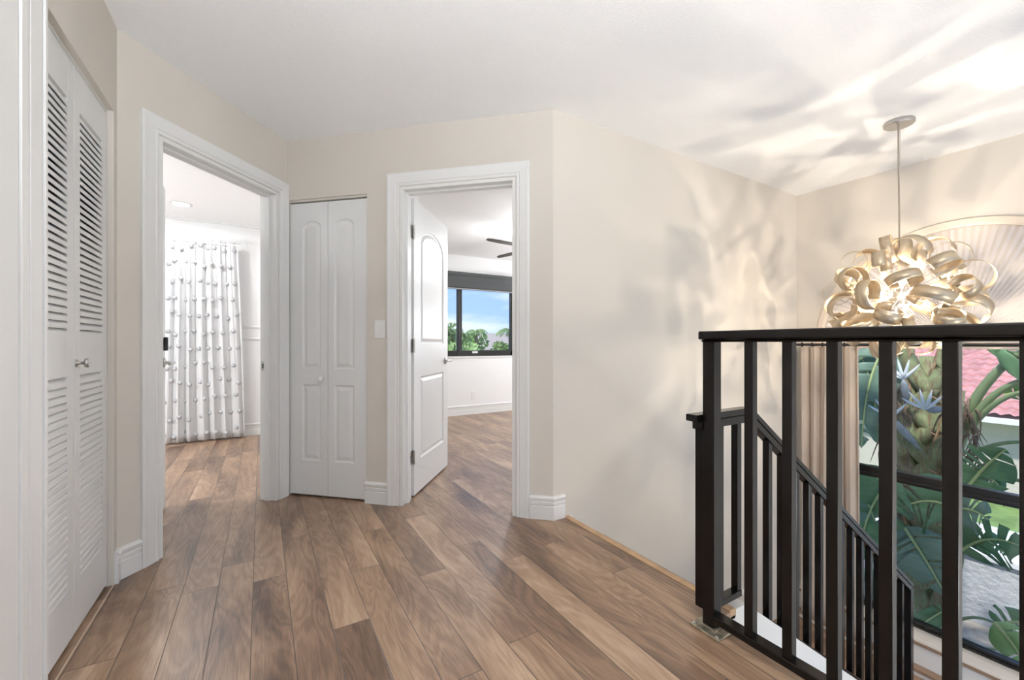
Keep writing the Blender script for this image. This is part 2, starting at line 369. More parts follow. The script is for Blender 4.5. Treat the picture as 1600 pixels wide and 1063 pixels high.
# ------------------------------------------------------------------ doors
def outline(x0, x1, z0, z1, arch, ins, seg=12):
    x0 += ins; x1 -= ins; z0 += ins; z1 -= ins
    pts = [(x0, z0), (x1, z0)]; xc = (x0 + x1) / 2; hw = (x1 - x0) / 2
    for i in range(seg + 1):
        x = x1 - 2 * hw * i / seg; u = (x - xc) / hw
        pts.append((x, z1 - arch * (1 - sqrt(max(0, 1 - .94 * u * u))) / (1 - sqrt(.06)) if arch else z1))
    return pts
def slab(b, w, h, th, panels, pos):
    """panelled door leaf; pos(x, y, z) puts leaf coordinates into the frame; y = 0 is the front face, -th the back"""
    for side in (0, 1):
        f_ = (lambda x, d, z: pos(x, d, z)) if side == 0 else (lambda x, d, z: pos(x, -th - d, z))
        edges = []
        def loop(pts, d):
            vs = [b.bm.verts.new(f_(x, d, z)) for x, z in pts]
            return vs, [b.bm.edges.new((vs[i], vs[(i + 1) % len(vs)])) for i in range(len(vs))]
        ov, oe = loop([(0, 0), (w, 0), (w, h), (0, h)], 0); edges += oe
        for (x0, x1, z0, z1, ar) in panels:
            prev, pe = loop(outline(x0, x1, z0, z1, ar, 0), 0); edges += pe
            for ins, d in ((.004, -.005), (.011, -.008), (.016, -.008), (.036, -.0015), (.040, -.001)):
                cur = [b.bm.verts.new(f_(x, d, z)) for x, z in outline(x0, x1, z0, z1, ar * (1 - ins * 6), ins)]
                for i in range(len(cur)): b.face([prev[i], prev[(i + 1) % len(cur)], cur[(i + 1) % len(cur)], cur[i]])
                prev = cur
            b.face(prev)
        bmesh.ops.triangle_fill(b.bm, use_beauty=True, use_dissolve=False, edges=edges)
        if side == 0: front = ov
        else:
            for i in range(4): b.face([front[i], front[(i + 1) % 4], ov[(i + 1) % 4], ov[i]])
# linen cupboard: bifold pair in the back wall
d3 = door_root(3, B, .31, 'narrow white bifold cupboard door with arched panels')
LEAVES = ((.012, .3075), (.3105, .606))
for i, (a, c) in enumerate(LEAVES):
    b = MB(B); w = c - a; mid = .055
    px = (.098, .245) if i == 0 else (.048, .198)
    slab(b, w, 1.990, .028, [(px[0], px[1], .232, .752, 0), (px[0], px[1], .858, 1.865, .035)], lambda x, y, z, a=a: B(a + x, y - .012, z + .014))
    b.build('door_panel', door_m, d3)
b = MB(B); b.lathe([(.008, 0), (.008, .012), (.016, .020), (.019, .028), (.016, .036), (.006, .041)], (.272, -.012, .808), 'n'); b.build('knob', cap_plas, d3, smooth=True)
# dark gap under and beside the leaves is open space to the cupboard

# louvered closet bifold pair
d4 = thing('door_4', (-.56, 2.08, 0), 'tall white louvered bifold closet door at the left', None, kind='structure')
XF = -.022
for (y0, y1) in ((1.700, 2.066), (2.071, 2.434)):
    b = MB(EW); st = .056; th = .028
    b.box(y0, y0 + st, XF - th, XF, .014, 2.033); b.box(y1 - st, y1, XF - th, XF, .014, 2.033)
    for z0, z1 in ((.014, .188), (.930, 1.078), (1.888, 2.033)): b.box(y0 + st, y1 - st, XF - th, XF, z0, z1)
    b.build('door_frame', door_m, d4, bevel=.0015)
    for z0, z1 in ((.188, .930), (1.078, 1.888)):
        b = MB(EW); k = round((z1 - z0) / .0252); p = (z1 - z0) / k
        for j in range(k):
            zc = z0 + (j + .5) * p
            # slat: inner edge high, outer edge low
            yo, yi = XF + .0005, XF - th + .001; hz = .0200; tt = .0150
            b.prism([(yo, zc - hz), (yo, zc - hz + tt), (yi, zc + hz), (yi, zc + hz - tt)], 't', y0 + st - .002, y1 - st + .002)
        b.build('louver_panel', door_m, d4)
b = MB(EW); b.lathe([(.013, 0), (.013, .003), (.006, .004), (.006, .022), (.016, .024), (.017, .032), (.012, .034)], (2.076 + .012, XF, .975), 'n'); b.build('knob', chrome, d4, smooth=True)

# hinged leaf helper
def hinged(root, hinge, az, w, h, handle_z, panels, knob_sides=(1, -1)):
    d = (cos(radians(az)), sin(radians(az))); n = (d[1], -d[0])     # n = right-hand side of the leaf direction
    fr = Fr(hinge, d, n); b = MB(fr)
    slab(b, w, h, .035, panels, lambda x, y, z: fr(x, y, z + .012))
    leaf = b.build('door_panel', door_m, root)
    for s in knob_sides:
        y0 = 0 if s > 0 else -.035; b = MB(fr)
        b.lathe([(.030, 0), (.031, s * .006), (.024, s * .010), (.011, s * .012), (.010, s * .048), (.012, s * .050)], (w - .065, y0, handle_z), 'n')
        q = y0 + s * .048; x1 = w - .065
        b.tube([fr(x1 + .006, q, handle_z), fr(x1 - .03, q + s * .004, handle_z + .003), fr(x1 - .07, q, handle_z), fr(x1 - .105, q - s * .008, handle_z - .006)], [.011, .0095, .0085, .007])
        b.fr = fr; h_ = b
        h_.build('handle', chrome, leaf, smooth=True)
    return fr, leaf
# tube points above are absolute: give MB an identity frame for them
_old_tube = MB.tube
def tube_abs(s, pts, r, k=8, caps=True):
    fr, s.fr = s.fr, WORLD; _old_tube(s, pts, r, k, caps); s.fr = fr; return s
MB.tube = tube_abs

hp1 = A(OA[0] + .022, -.128, 0)
fr1, leaf1 = hinged(D1, (hp1.x, hp1.y), 91.6, .715, 2.018, .925, [(.12, .595, .232, .752, 0), (.12, .595, .858, 1.865, .09)])
b = MB(fr1); b.box(.635, .665, 0, .022, 1.00, 1.085); b.build('lock_cover', mat('black lock plastic', (.01, .01, .01), .4), leaf1, bevel=.006)
hp2 = B(OB[0] + .024, -.150, 0)
fr2, leaf2 = hinged(D2, (hp2.x, hp2.y), 50.0, .735, 2.018, .905, [(.125, .625, .225, .800, 0), (.125, .625, 1.030, 1.865, .10)])
for z in (.275, 1.03, 1.80):
    b = MB(fr2); b.box(-.0025, .0, -.034, -.003, z - .045, z + .045); b.tube([fr2(-.008, .004, z - .047), fr2(-.008, .004, z + .047)], .0065)
    b.fr = B; b.box(OB[0] + .0175, OB[0] + .0195, -.118, -.090, z - .045, z + .045)
    b.build('hinge', chrome, leaf2)
# strike plate on the first doorway's jamb
b = MB(A); b.box(OA[1] - .0205, OA[1] - .0175, -.112, -.086, .865, .925); b.build('strike_plate', chrome, D1)
b = MB(A); b.box(OA[1] - .0215, OA[1] - .0203, -.104, -.094, .880, .910); b.build('strike_hole', dark_gap, D1)

# ------------------------------------------------------------------ light switch, outlet
t = thing('light_switch', B(.706, 0, 1.137), 'white rocker light switch between the bifold cupboard and the doorway', 'light switch')
MB(B).box(.667, .745, 0, .006, 1.077, 1.197).build('cover_plate', cap_plas, t, bevel=.003)
MB(B).prism([(.006, 1.104), (.0085, 1.104), (.0125, 1.170), (.006, 1.170)], 't', .690, .722).build('rocker', cap_plas, t, bevel=.001)
t = thing('power_outlet', BK(2.70, 0, .275), 'white wall outlet below the dark-framed bedroom window', 'outlet')
MB(BK).box(2.663, 2.737, 0, .006, .215, .335).build('cover_plate', cap_plas, t, bevel=.003)
for z in (.252, .300):
    o = MB(BK).lathe([(.017, .006), (.017, .008), (.015, .0085)], (2.70, 0, z), 'n', 16).build('socket', cap_plas, t)
    MB(BK).box(2.693, 2.695, .0085, .009, z - .004, z + .006).box(2.705, 2.707, .0085, .009, z - .004, z + .006).build('slots', dark_gap, o)

# ------------------------------------------------------------------ railings
def bar(b, x0, x1, y0, y1, z0, z1): b.box(x0, x1, y0, y1, z0, z1)
XR = 1.4225
rl = thing('landing_railing', (XR, .2, 0), 'tall black metal railing guarding the landing edge, nearest the camera', 'railing')
MB().box(1.4, 1.445, .923, .968, .012, 1.053).build('newel_post', black_m, rl, bevel=.002)
MB().box(1.378, 1.450, -2.5, .972, 1.0595, 1.090).box(1.392, 1.438, -2.5, .970, 1.050, 1.0595).build('handrail', black_m, rl, bevel=.005)
MB().box(1.40, 1.446, -2.5, .925, .034, .060).build('bottom_rail', black_m, rl, bevel=.003)
for k in range(28):
    yc = .803 - .1205 * k
    MB().box(1.408, 1.437, yc - .0145, yc + .0145, .058, 1.052).build('baluster', black_m, rl, bevel=.0015)
pl = MB().box(1.368, 1.452, .884, .998, .0005, .008).box(1.392, 1.452, .914, .975, .008, .014).build('mounting_plate', steel, rl, bevel=.002)
for x, y in ((1.380, .898), (1.380, .985), (1.441, .897)): MB().lathe([(.007, .008), (.007, .012), (.004, .014)], (x, y, 0), 'z', 10).build('bolt', chrome, pl)

sr = thing('stair_railing', (1.46, .985, 0), 'lower black metal handrail sloping down the stairs behind the landing railing', 'railing')
def hz(x): return .729 if x < 1.72 else .729 - .695 * (x - 1.72)
def bz(x): return .052 if x < 1.60 else -.053 - .693 * (x - 1.746)
MB().box(1.418, 1.458, .972, 1.012, .050, .730).build('newel_post', black_m, sr, bevel=.002)
b = MB(WORLD)
def sect(x, z, y0, y1, h0, h1): return [(x, y0, z + h0), (x, y1, z + h0), (x, y1, z + h1), (x, y0, z + h1)]
b.rings([sect(1.372, .729, .971, 1.019, .026, .052), sect(1.735, .729, .971, 1.019, .026, .052), sect(3.545, .729 - .695 * 1.81, .971, 1.019, .026, .052)])
b.rings([sect(1.392, .729, .966, 1.006, -.004, .027), sect(1.72, .729, .966, 1.006, -.004, .027), sect(3.53, .729 - .695 * 1.81, .966, 1.006, -.004, .027)])
b.build('handrail', black_m, sr, bevel=.003)
MB().rings([sect(1.45, .032, .968, 1.004, 0, .024), sect(1.655, .032, .968, 1.004, 0, .024)]).build('bottom_rail', black_m, sr, bevel=.002)
MB().rings([sect(1.655, .034, .969, 1.003, .001, .020), sect(1.672, .034, .969, 1.003, .001, .020)]).build('cut_end', mat('bare bright metal', (.7, .7, .68), .3, 1), sr)
MB().rings([sect(1.70, bz(1.70), .965, 1.005, -.024, 0), sect(3.53, bz(3.53), .965, 1.005, -.024, 0)]).build('bottom_rail', black_m, sr, bevel=.002)
for k in range(16):
    x = 1.629 + .1153 * k; z0 = .054 if k == 0 else bz(x + .014) - .004; w = .028
    MB().hexa([(x, .972, z0), (x + w, .972, z0), (x + w, .999, z0), (x, .999, z0), (x, .972, hz(x) - .002), (x + w, .972, hz(x + w) - .002), (x + w, .999, hz(x + w) - .002), (x, .999, hz(x) - .002)]).build('baluster', black_m, sr, bevel=.0012)
MB().box(1.500, 1.532, .968, 1.002, .054, .728).build('baluster', black_m, sr, bevel=.0015)
MB().box(3.478, 3.522, .965, 1.008, -1.42, -.49).build('end_post', black_m, sr, bevel=.002)

# ------------------------------------------------------------------ stairs going down behind the landing edge
sc = thing('staircase', (2.5, 1.5, -1.42), 'staircase descending along the cream wall behind the railings', 'stairs')
R_, G_ = .1775, .2557
for i in range(7):
    zt = -R_ * (i + 1); x0 = 1.602 + G_ * i
    MB().box(x0, x0 + G_ + .025, 1.02, 2.005, zt - .03, zt).build('tread', wood, sc)
    MB().box(x0, x0 + .016, 1.02, 2.005, zt, zt + R_ - (.036 if i else .04)).build('riser', trim_m, sc)
MB().box(3.392 + .016, 4.318, .06, 2.005, -1.60, -1.42).build('landing', wood, sc)
MB().box(3.392, 3.408, 1.02, 2.005, -1.60, -1.275).build('riser', trim_m, sc)
MB().box(1.602, 1.622, 1.985, 2.006, .0, .001).prism([(1.602, .0), (1.602, -.19), (3.40, -1.44), (3.40, -1.25)], 'n', 1.990, 2.0055).build('skirt_board', trim_m, sc)
struct(MB().prism([(1.467, -.021), (1.602, -.021), (1.602, .0), (1.67, .0), (3.385, bz(3.385) - .03), (3.385, -2.9), (1.467, -2.9)], 'n', .962, 1.012).build('wall_stair_side', mat('white drywall', (.72, .70, .66), .7)))

# ------------------------------------------------------------------ foyer window, sill
t0w, t1w = 2.007 - (YC + RI), 2.007 - (YC - RI)
w1 = thing('window_1', (4.40, YC, -1.1), 'tall black-framed foyer window with palms outside', None, kind='structure')
b = MB(D)
b.box(t0w, t1w, -.12, -.06, -1.163, -1.125); b.box(t0w, t0w + .035, -.12, -.06, -1.125, ZC); b.box(t1w - .035, t1w, -.12, -.06, -1.125, ZC)
b.box(t0w, t1w, -.12, -.055, -.070, .015); b.box(t0w, t1w, -.11, -.045, -.055, -.035); b.box(t0w, t1w, -.12, -.055, ZC - .03, ZC + .02)
b.box(t0w, t1w, -.10, -.045, -1.163, -1.145)
b.build('window_frame', frame_m, w1, bevel=.003)
for z0, z1 in ((-1.125, -.070), (.015, ZC - .03)): MB(D).box(t0w + .035, t1w - .035, -.100, -.094, z0, z1).build('glass_pane', glass, w1)
b = MB(D); n = 28; tc_ = (t0w + t1w) / 2
for i in range(n):      # arched head glass
    a0, a1 = pi * i / n, pi * (i + 1) / n
    b.prism([(tc_, ZC + .02), (tc_ + .853 * cos(a0), ZC + max(.02, .853 * sin(a0))), (tc_ + .853 * cos(a1), ZC + max(.02, .853 * sin(a1)))], 'n', -.110, -.105)
b.build('arched_pane', glass, w1)
struct(MB(D).box(.0, 2.2, -.055, .105, -1.19, -1.166).build('trim_10', cream_sill, bevel=.003), 'cream sill under the foyer window')
struct(MB(D).box(.0, 2.2, .0, .110, -1.212, -1.19).box(.0, 2.2, .0, .165, -1.385, -1.362).build('trim_11', mat('brown ledge edge', (.27, .18, .12), .5), bevel=.002), 'brown wood edges of the stepped ledge under the foyer window')
struct(MB(D).box(.0, 2.2, .0, .095, -1.362, -1.212).box(.0, 2.2, .0, .150, -1.419, -1.385).build('trim_12', trim_m), 'white faces of the stepped ledge under the foyer window')

# pleated sunburst shade in the arch
ar = thing('arched_shade', (4.30, YC, ZC), 'ivory pleated sunburst shade filling the arched window top behind the chandelier', 'window shade')
b = MB(D); n = 64; A_, B_ = [], []
prof = [(RI - .010, .0), (RI - .010, .020), (RI + .006, .024), (RO - .006, .020), (RO, .0)]
b.rings([[(tc_ + r * cos(pi * i / n), nn, ZC + r * sin(pi * i / n)) for r, nn in prof] for i in range(n + 1)])
b.box(tc_ - RO, tc_ + RO, .0, .018, ZC - .03, ZC)
b.build('shade_frame', mat('ivory shade frame', (.72, .62, .52), .5), ar)
b = MB(D); NP = 62; inner, outer = [], []
for i in range(NP * 2 + 1):
    a = pi * i / (NP * 2); s_ = (i % 2)
    inner.append(b.v(tc_ + .05 * cos(a), -.004 - .002 * s_, ZC + .05 * sin(a))); outer.append(b.v(tc_ + (RI - .008) * cos(a), -.002 - .010 * s_, ZC + (RI - .008) * sin(a)))
for i in range(NP * 2): b.face([inner[i], inner[i + 1], outer[i + 1], outer[i]])
b.build('pleats', pleat_m, ar, solid=.0012)
MB(D).prism([(tc_ + .06 * cos(pi * i / 12), ZC + .06 * sin(pi * i / 12)) for i in range(13)], 'n', -.003, .012).build('center_cap', mat('ivory shade frame', (.7, .6, .5)), ar)

# beige curtain
def curtain(b, fr, t0, t1, z0, z1, n_mid, amp, folds, rows=24, gather=0., seed=1, hem_wave=0.):
    rnd = random.Random(seed); ph = [rnd.uniform(-.5, .5) for _ in range(folds + 2)]; am = [rnd.uniform(.6, 1.3) for _ in range(folds + 2)]
    S = folds * 10; V = []
    for r in range(rows + 1):
        z = z0 + (z1 - z0) * r / rows; fz = r / rows; row = []
        for i in range(S + 1):
            u = i / S; k = u * folds; j = int(min(k, folds - .001))
            tt = t0 + (t1 - t0) * (u + .012 * sin(6 * u + 3 * (1 - fz)) + gather * (1 - fz) * (u - .3)) + .006 * sin(k * 2 * pi * 2 + ph[j])
            w = (.5 + .5 * (1 - fz)) * amp * am[j] * sin(2 * pi * k + ph[j] * (1 - fz)) + amp * .25 * sin(2 * pi * k * 2.3 + ph[j + 1])
            row.append(b.v(tt, n_mid + w, z))
        V.append(row)
    for r in range(rows):
        for i in range(S): b.face([V[r][i], V[r][i + 1], V[r + 1][i + 1], V[r + 1][i]])
cu = thing('beige_curtain', (4.2, 1.7, -1.4), 'long beige linen curtain hanging left of the foyer window', 'curtain')
b = MB(D); curtain(b, D, .085, .520, -1.362, 1.015, .12, .034, 5, seed=4); b.build('curtain_panel', beige_cloth, cu, smooth=True, solid=.002, flip=False)
MB(D).tube([D(.02, .12, 1.035), D(2.2, .12, 1.035)], .012).build('curtain_rod', frame_m, cu)
for k in range(6): MB(D).lathe([(.020, -.003), (.020, .003)], (.10 + .08 * k, .12, 1.035), 't', 16).build('curtain_ring', frame_m, cu)

# ------------------------------------------------------------------ chandelier
CX, CY, CZ = 3.427, 1.007, 1.33
ch = thing('chandelier', (CX, CY, CZ), 'round chandelier of curled brushed-metal ribbons hanging over the stairwell', 'chandelier')
MB().lathe([(.0, 0), (.072, 0), (.076, -.006), (.076, -.020), (.070, -.026), (.0, -.026)], (CX, CY, HC), 'z', 32).build('ceiling_canopy', chrome, ch, smooth=False)
MB().tube([(CX - .012, CY, HC - .02), (CX - .006, CY + .002, 2.2), (CX + .001, CY, 1.9), (CX + .003, CY, 1.6), (CX, CY, CZ + .04)], .0045).build('power_cord', mat('grey cord', (.32, .27, .22), .5), ch)
MB().tube([(CX + .018, CY, HC - .02), (CX + .010, CY, 2.2), (CX + .004, CY, CZ + .04)], .0014).build('steel_cable', chrome, ch)
MB().lathe([(.0, .055), (.02, .052), (.04, .035), (.052, .0), (.04, -.035), (.02, -.052), (.0, -.055)], (CX, CY, CZ), 'z', 20).build('hub', chrome, ch, smooth=True)
rng = random.Random(5)
bulb_m = mat('lit halogen bulb', (1, .9, .75), .3, emit=((1, .86, .68), LAMP_BULB))
BD = [(-.8, -.5, .2), (.75, -.55, .1), (-.1, .8, .35), (.1, -.2, -.9)]
for d in BD:
    d = Vector(d).normalized(); c0 = Vector((CX, CY, CZ)); o = MB()
    o.tube([c0 + d * .04, c0 + d * .085], .0045, 6); o = o.build('bulb_socket', chrome, ch)
    b = MB(); b.tube([c0 + d * .084, c0 + d * .087, c0 + d * .096, c0 + d * .100], [.003, .0055, .0055, .003], 8); b.build('bulb', bulb_m, o, smooth=True)
def frame_of(d):
    u = d.cross(Vector((0, 0, 1)));
    if u.length < .1: u = Vector((1, 0, 0))
    u.normalize(); return u, d.cross(u)
NR = 46
for i in range(NR):
    z = 1 - 2 * (i + .5) / NR; a = i * 2.399963 + .4; s_ = sqrt(1 - z * z)
    d = Vector((s_ * cos(a), s_ * sin(a), z)); u, w = frame_of(d)
    tw = rng.uniform(0, pi); side = (u * cos(tw) + w * sin(tw)); axis = d.cross(side).normalized()
    rho = rng.uniform(.062, .098); wd = rng.uniform(.052, .072); turn = radians(rng.choice((230, 260, 300, 330, 370))); drift = rng.uniform(-.06, .06)
    R0 = min(.415 - rho, .335) * rng.uniform(.92, 1.0)
    cen = Vector((CX, CY, CZ)) + d * R0
    b = MB(); uv = []; S = 30; rows = []
    start = pi + rng.uniform(-.3, .3)        # begins on the side nearest the hub
    for j in range(S + 1):
        f_ = j / S; th = start + turn * f_; rr = rho * (1 - .28 * f_ if turn > 6 else 1)
        c_ = cen + d * (cos(th) * rr) + side * (sin(th) * rr) + axis * (drift * (f_ - .2))
        rows.append((b.bm.verts.new(c_ - axis * wd / 2), b.bm.verts.new(c_ + axis * wd / 2)))
    lay = b.bm.loops.layers.uv.new('uv')
    for j in range(S):
        fc = b.bm.faces.new([rows[j][0], rows[j][1], rows[j + 1][1], rows[j + 1][0]])
        for lp, q in zip(fc.loops, ((0, j / S), (1, j / S), (1, (j + 1) / S), (0, (j + 1) / S))): lp[lay].uv = (q[1] * 2 + i, q[0] * .5 + i * .37)
    b.build('ribbon', ribbon_m, ch, smooth=True, solid=.0016, flip=False)
    MB().tube([Vector((CX, CY, CZ)) + d * .045, cen - d * rho * .97], .0022, 5).build('rod', chrome, ch)

# ------------------------------------------------------------------ left bedroom: window, tufted curtain, downlight
w3 = thing('window_2', BK(-1.46, 0, 1.4), 'white-framed bedroom window behind the tufted curtain', None, kind='structure')
b = MB(BK); a, c, z0, z1 = W1
b.box(a, c, -.09, -.04, z0, z0 + .04).box(a, c, -.09, -.04, z1 - .05, z1).box(a, a + .04, -.09, -.04, z0, z1).box(c - .04, c, -.09, -.04, z0, z1).box(-1.06, -1.02, -.09, -.04, z0, z1)
b.build('window_frame', trim_m, w3)
MB(BK).box(a + .04, c - .04, -.07, -.065, z0 + .04, z1 - .05).build('glass_pane', glass, w3)
b = MB(BK)
for k in range(3): b.box(a + .05, c - .05, -.055, -.030, z1 - .08 - .045 * k, z1 - .045 - .045 * k)
b.build('blind_stack', mat('grey blind slat', (.35, .35, .34), .6), w3)
cu2 = thing('tufted_curtain', BK(-.5, .1, 0), 'white curtain with rows of grey tufts in the bedroom through the left doorway', 'curtain')
b = MB(BK); T0, T1 = -.93, -.215; folds = 8; am, nm = .030, .115
curtain(b, BK, T0, T1, .02, 2.150, nm, am, folds, rows=28, gather=.12, seed=9)
cloth = b.build('curtain_panel', white_cloth, cu2, smooth=True, solid=.0015, flip=False)
MB(BK).tube([BK(-2.4, .115, 2.118), BK(-.20, .115, 2.118)], .010).build('curtain_rod', trim_m, cu2)
# tufts sewn on the cloth: follow the same surface
tb = MB(BK); rnd = random.Random(9); ph = [rnd.uniform(-.5, .5) for _ in range(folds + 2)]; amm = [rnd.uniform(.6, 1.3) for _ in range(folds + 2)]
rt = random.Random(3)
for r in range(12):
    z = .10 + r * .178; fz = (z - .02) / 2.13
    for i in range(9):
        u = (i + (.5 if r % 2 else 0) + .25) / 9.3; k = u * folds; j = int(min(k, folds - .001))
        tt = T0 + (T1 - T0) * (u + .012 * sin(6 * u + 3 * (1 - fz)) + .12 * (1 - fz) * (u - .3)) + .006 * sin(k * 2 * pi * 2 + ph[j])
        w = (.5 + .5 * (1 - fz)) * am * amm[j] * sin(2 * pi * k + ph[j] * (1 - fz)) + am * .25 * sin(2 * pi * k * 2.3 + ph[j + 1])
        q = tt + rt.uniform(-.012, .012); zz = z + rt.uniform(-.03, .03)
        tb.lathe([(.0, .0), (.018, .001), (.023, .007), (.015, .015), (.0, .018)], (q, nm + w, zz), 'n', 7)
tb.build('tufts', puff_m, cu2, smooth=True)['kind'] = 'stuff'
# downlights
def downlight(x, y, zc, label, group=None):
    t = thing('downlight', (x, y, zc), label, 'ceiling light', group)
    MB().lathe([(.062, 0), (.088, 0), (.090, -.003), (.066, -.008), (.062, -.004), (.062, 0)], (x, y, zc), 'z', 28, False).build('trim_ring', cap_plas, t)
    MB().lathe([(.0, -.001), (.062, -.001), (.062, -.003), (.0, -.003)], (x, y, zc), 'z', 28).build('lens', mat('downlight lens', (.9, .9, .9), .4, emit=((.96, .98, 1), LAMP_CAN)), t)
    return t
downlight(-.652, 5.028, HC1, 'round recessed downlight in the ceiling before the tufted curtain')
for x, y in ((-2.4, 5.0), (-2.4, 3.3), (-1.2, 3.6)): downlight(x, y, HC1, 'added recessed fill light of the left bedroom, out of view', 'added left bedroom fill lights')  # extra downlights added unseen to brighten the bedroom

# ------------------------------------------------------------------ right bedroom: window, shade, fan
w4 = thing('window_3', BK(2.4, 0, .87), 'black-framed sliding bedroom window through the right doorway', None, kind='structure')
a, c, z0, z1 = W2; b = MB(BK)
b.box(a, c, -.095, -.045, z0, z0 + .085).box(a, c, -.095, -.045, z1 - .05, z1).box(a, a + .05, -.095, -.045, z0, z1).box(c - .075, c, -.095, -.045, z0, z1)
b.box(2.455, 2.495, -.075, -.035, z0, z1).box(2.505, 2.540, -.095, -.055, z0, z1)
b.build('window_frame', frame_m, w4, bevel=.003)
for x0, x1, n_ in ((a + .05, 2.455, -.058), (2.54, c - .075, -.078)): MB(BK).box(x0, x1, n_ - .004, n_, z0 + .085, z1 - .05).build('glass_pane', glass, w4)
MB(BK).box(2.70, 2.79, -.045, -.042, z0 + .045, z0 + .075).build('latch_label', cap_plas, w4)
struct(MB(BK).box(a - .0, c + .0, -.14, .012, z0 - .022, z0 + .002).build('trim_13', trim_m), 'white sill of the black-framed bedroom window')
sh = thing('roller_shade', BK(2.4, .03, 2.06), 'charcoal shade rolled up at the top of the right bedroom window', 'window shade')
MB(BK).box(1.38, 3.46, .0, .075, 2.028, 2.076).build('headrail', shade_hem, sh, bevel=.006)
MB(BK).prism([(.005, 2.03), (.062, 2.03), (.066, 1.96), (.062, 1.86), (.040, 1.845), (.005, 1.845)], 't', 1.39, 3.45).build('shade_cloth', shade_m, sh, bevel=.004)
MB(BK).box(1.39, 3.45, .010, .050, 1.828, 1.846).build('hem_bar', mat('grey hem bar', (.3, .3, .31), .5), sh, bevel=.004)
FX, FY = 2.63, 3.89
fn = thing('ceiling_fan', (FX, FY, HC2), 'dark-bladed ceiling fan half hidden behind the right doorway', 'ceiling fan')
MB().lathe([(.0, 0), (.06, 0), (.05, -.05), (.012, -.06), (.012, -.14), (.09, -.16), (.10, -.24), (.0, -.25)], (FX, FY, HC2), 'z', 24).build('motor', chrome, fn, smooth=True)
lamp = MB().lathe([(.0, -.25), (.10, -.25), (.115, -.28), (.09, -.33), (.05, -.35), (.0, -.355)], (FX, FY, HC2), 'z', 24).build('fill_glass', mat('fan fill glass', (.9, .9, .9), .4, emit=((.97, .985, 1), FILL_BED2)), fn, smooth=True)  # light kit added to the hidden fan hub to brighten the room
for az in (187, 101, 7, -83):
    ca, sa = cos(radians(az)), sin(radians(az)); fr_ = Fr((FX, FY), (ca, sa), (-sa, ca)); b = MB(fr_)
    pr = [(.10, .025), (.20, .036), (.45, .040), (.60, .034), (.655, .012)]
    top = [[(x, -w_, HC2 - .222 - .004), (x, w_, HC2 - .222 + .004), (x, w_, HC2 - .216 + .004), (x, -w_, HC2 - .216 - .004)] for x, w_ in pr]
    b.rings(top).build('blade', fan_m, fn)

# ------------------------------------------------------------------ added fill lamps, out of view behind the camera and in both bedrooms
def flush(x, y, zc, e, label):  # fill light added out of view to brighten the landing
    e = e or 120.0; mn = "fill flush glass %d" % e
    t = thing('fill_flush_light', (x, y, zc), label, 'ceiling light', 'added landing fill lights')
    MB().lathe([(.0, 0), (.17, 0), (.17, -.02), (.0, -.02)], (x, y, zc), 'z', 32).build('base', cap_plas, t)
    MB().lathe([(.0, -.10), (.08, -.092), (.13, -.065), (.155, -.02), (.0, -.019)], (x, y, zc), 'z', 32).build('fill_glass', mat(mn, (.9, .9, .9), .4, emit=((.93, .965, 1), e)), t, smooth=True)
flush(.45, -.9, HC, FILL_HALL, 'added opal fill light on the landing ceiling behind the camera')
COOL = (.93, .965, 1)
def uplighter(x, y, z0, h, label):  # added unseen uplighter, bounces even fill off the ceiling
    t = thing('fill_torchiere', (x, y, z0), label, 'fill lamp', 'added fill uplighters behind the camera')
    MB().lathe([(.0, 0), (.14, 0), (.14, .015), (.03, .03), (.012, .04), (.012, h - .08), (.03, h - .06), (.0, h - .06)], (x, y, z0), 'z', 24).build('stand', black_m, t)
    MB().lathe([(.03, h - .06), (.14, h - .01), (.17, h + .03), (.165, h + .03), (.13, h), (.03, h - .045)], (x, y, z0), 'z', 32, False).build('bowl', chrome, t)
    MB().lathe([(.0, h + .004), (.12, h + .004), (.13, h), (.0, h - .002)], (x, y, z0), 'z', 32).build('lamp', mat('fill uplighter lens', (.9, .9, .9), .4, emit=(COOL, FILL_UP)), t)
uplighter(-.15, -.9, 0, .95, 'added fill uplighter on a black stand, on the landing behind the camera')
def globe(x, y, zc, z, r, e, label, mname):  # fill globes added out of view for foyer and bedrooms
    t = thing('fill_globe', (x, y, zc), label, 'ceiling light', None)
    MB().lathe([(.0, 0), (.06, 0), (.06, -.03), (.006, -.035), (.006, z - zc + r), (.0, z - zc + r)], (x, y, zc), 'z', 20).build('stem', chrome, t)
    MB().lathe([(r * sin(pi * i / 14), z - zc + r * cos(pi * i / 14)) for i in range(15)], (x, y, zc), 'z', 24).build('fill_globe_glass', mat(mname, (.9, .9, .9), .4, emit=(COOL, e)), t, smooth=True)
globe(3.0, -1.7, HC, -.55, .24, 32, 'added opal fill globe hanging in the foyer behind the camera', 'foyer fill globe')
globe(-2.3, 4.0, HC1, 1.35, .13, 150, 'added opal fill globe in the left bedroom, out of view', 'bedroom fill globe')
globe(4.6, 4.8, HC2, 1.35, .13, 105, 'added opal fill globe in the right bedroom, out of view', 'second bedroom fill globe')

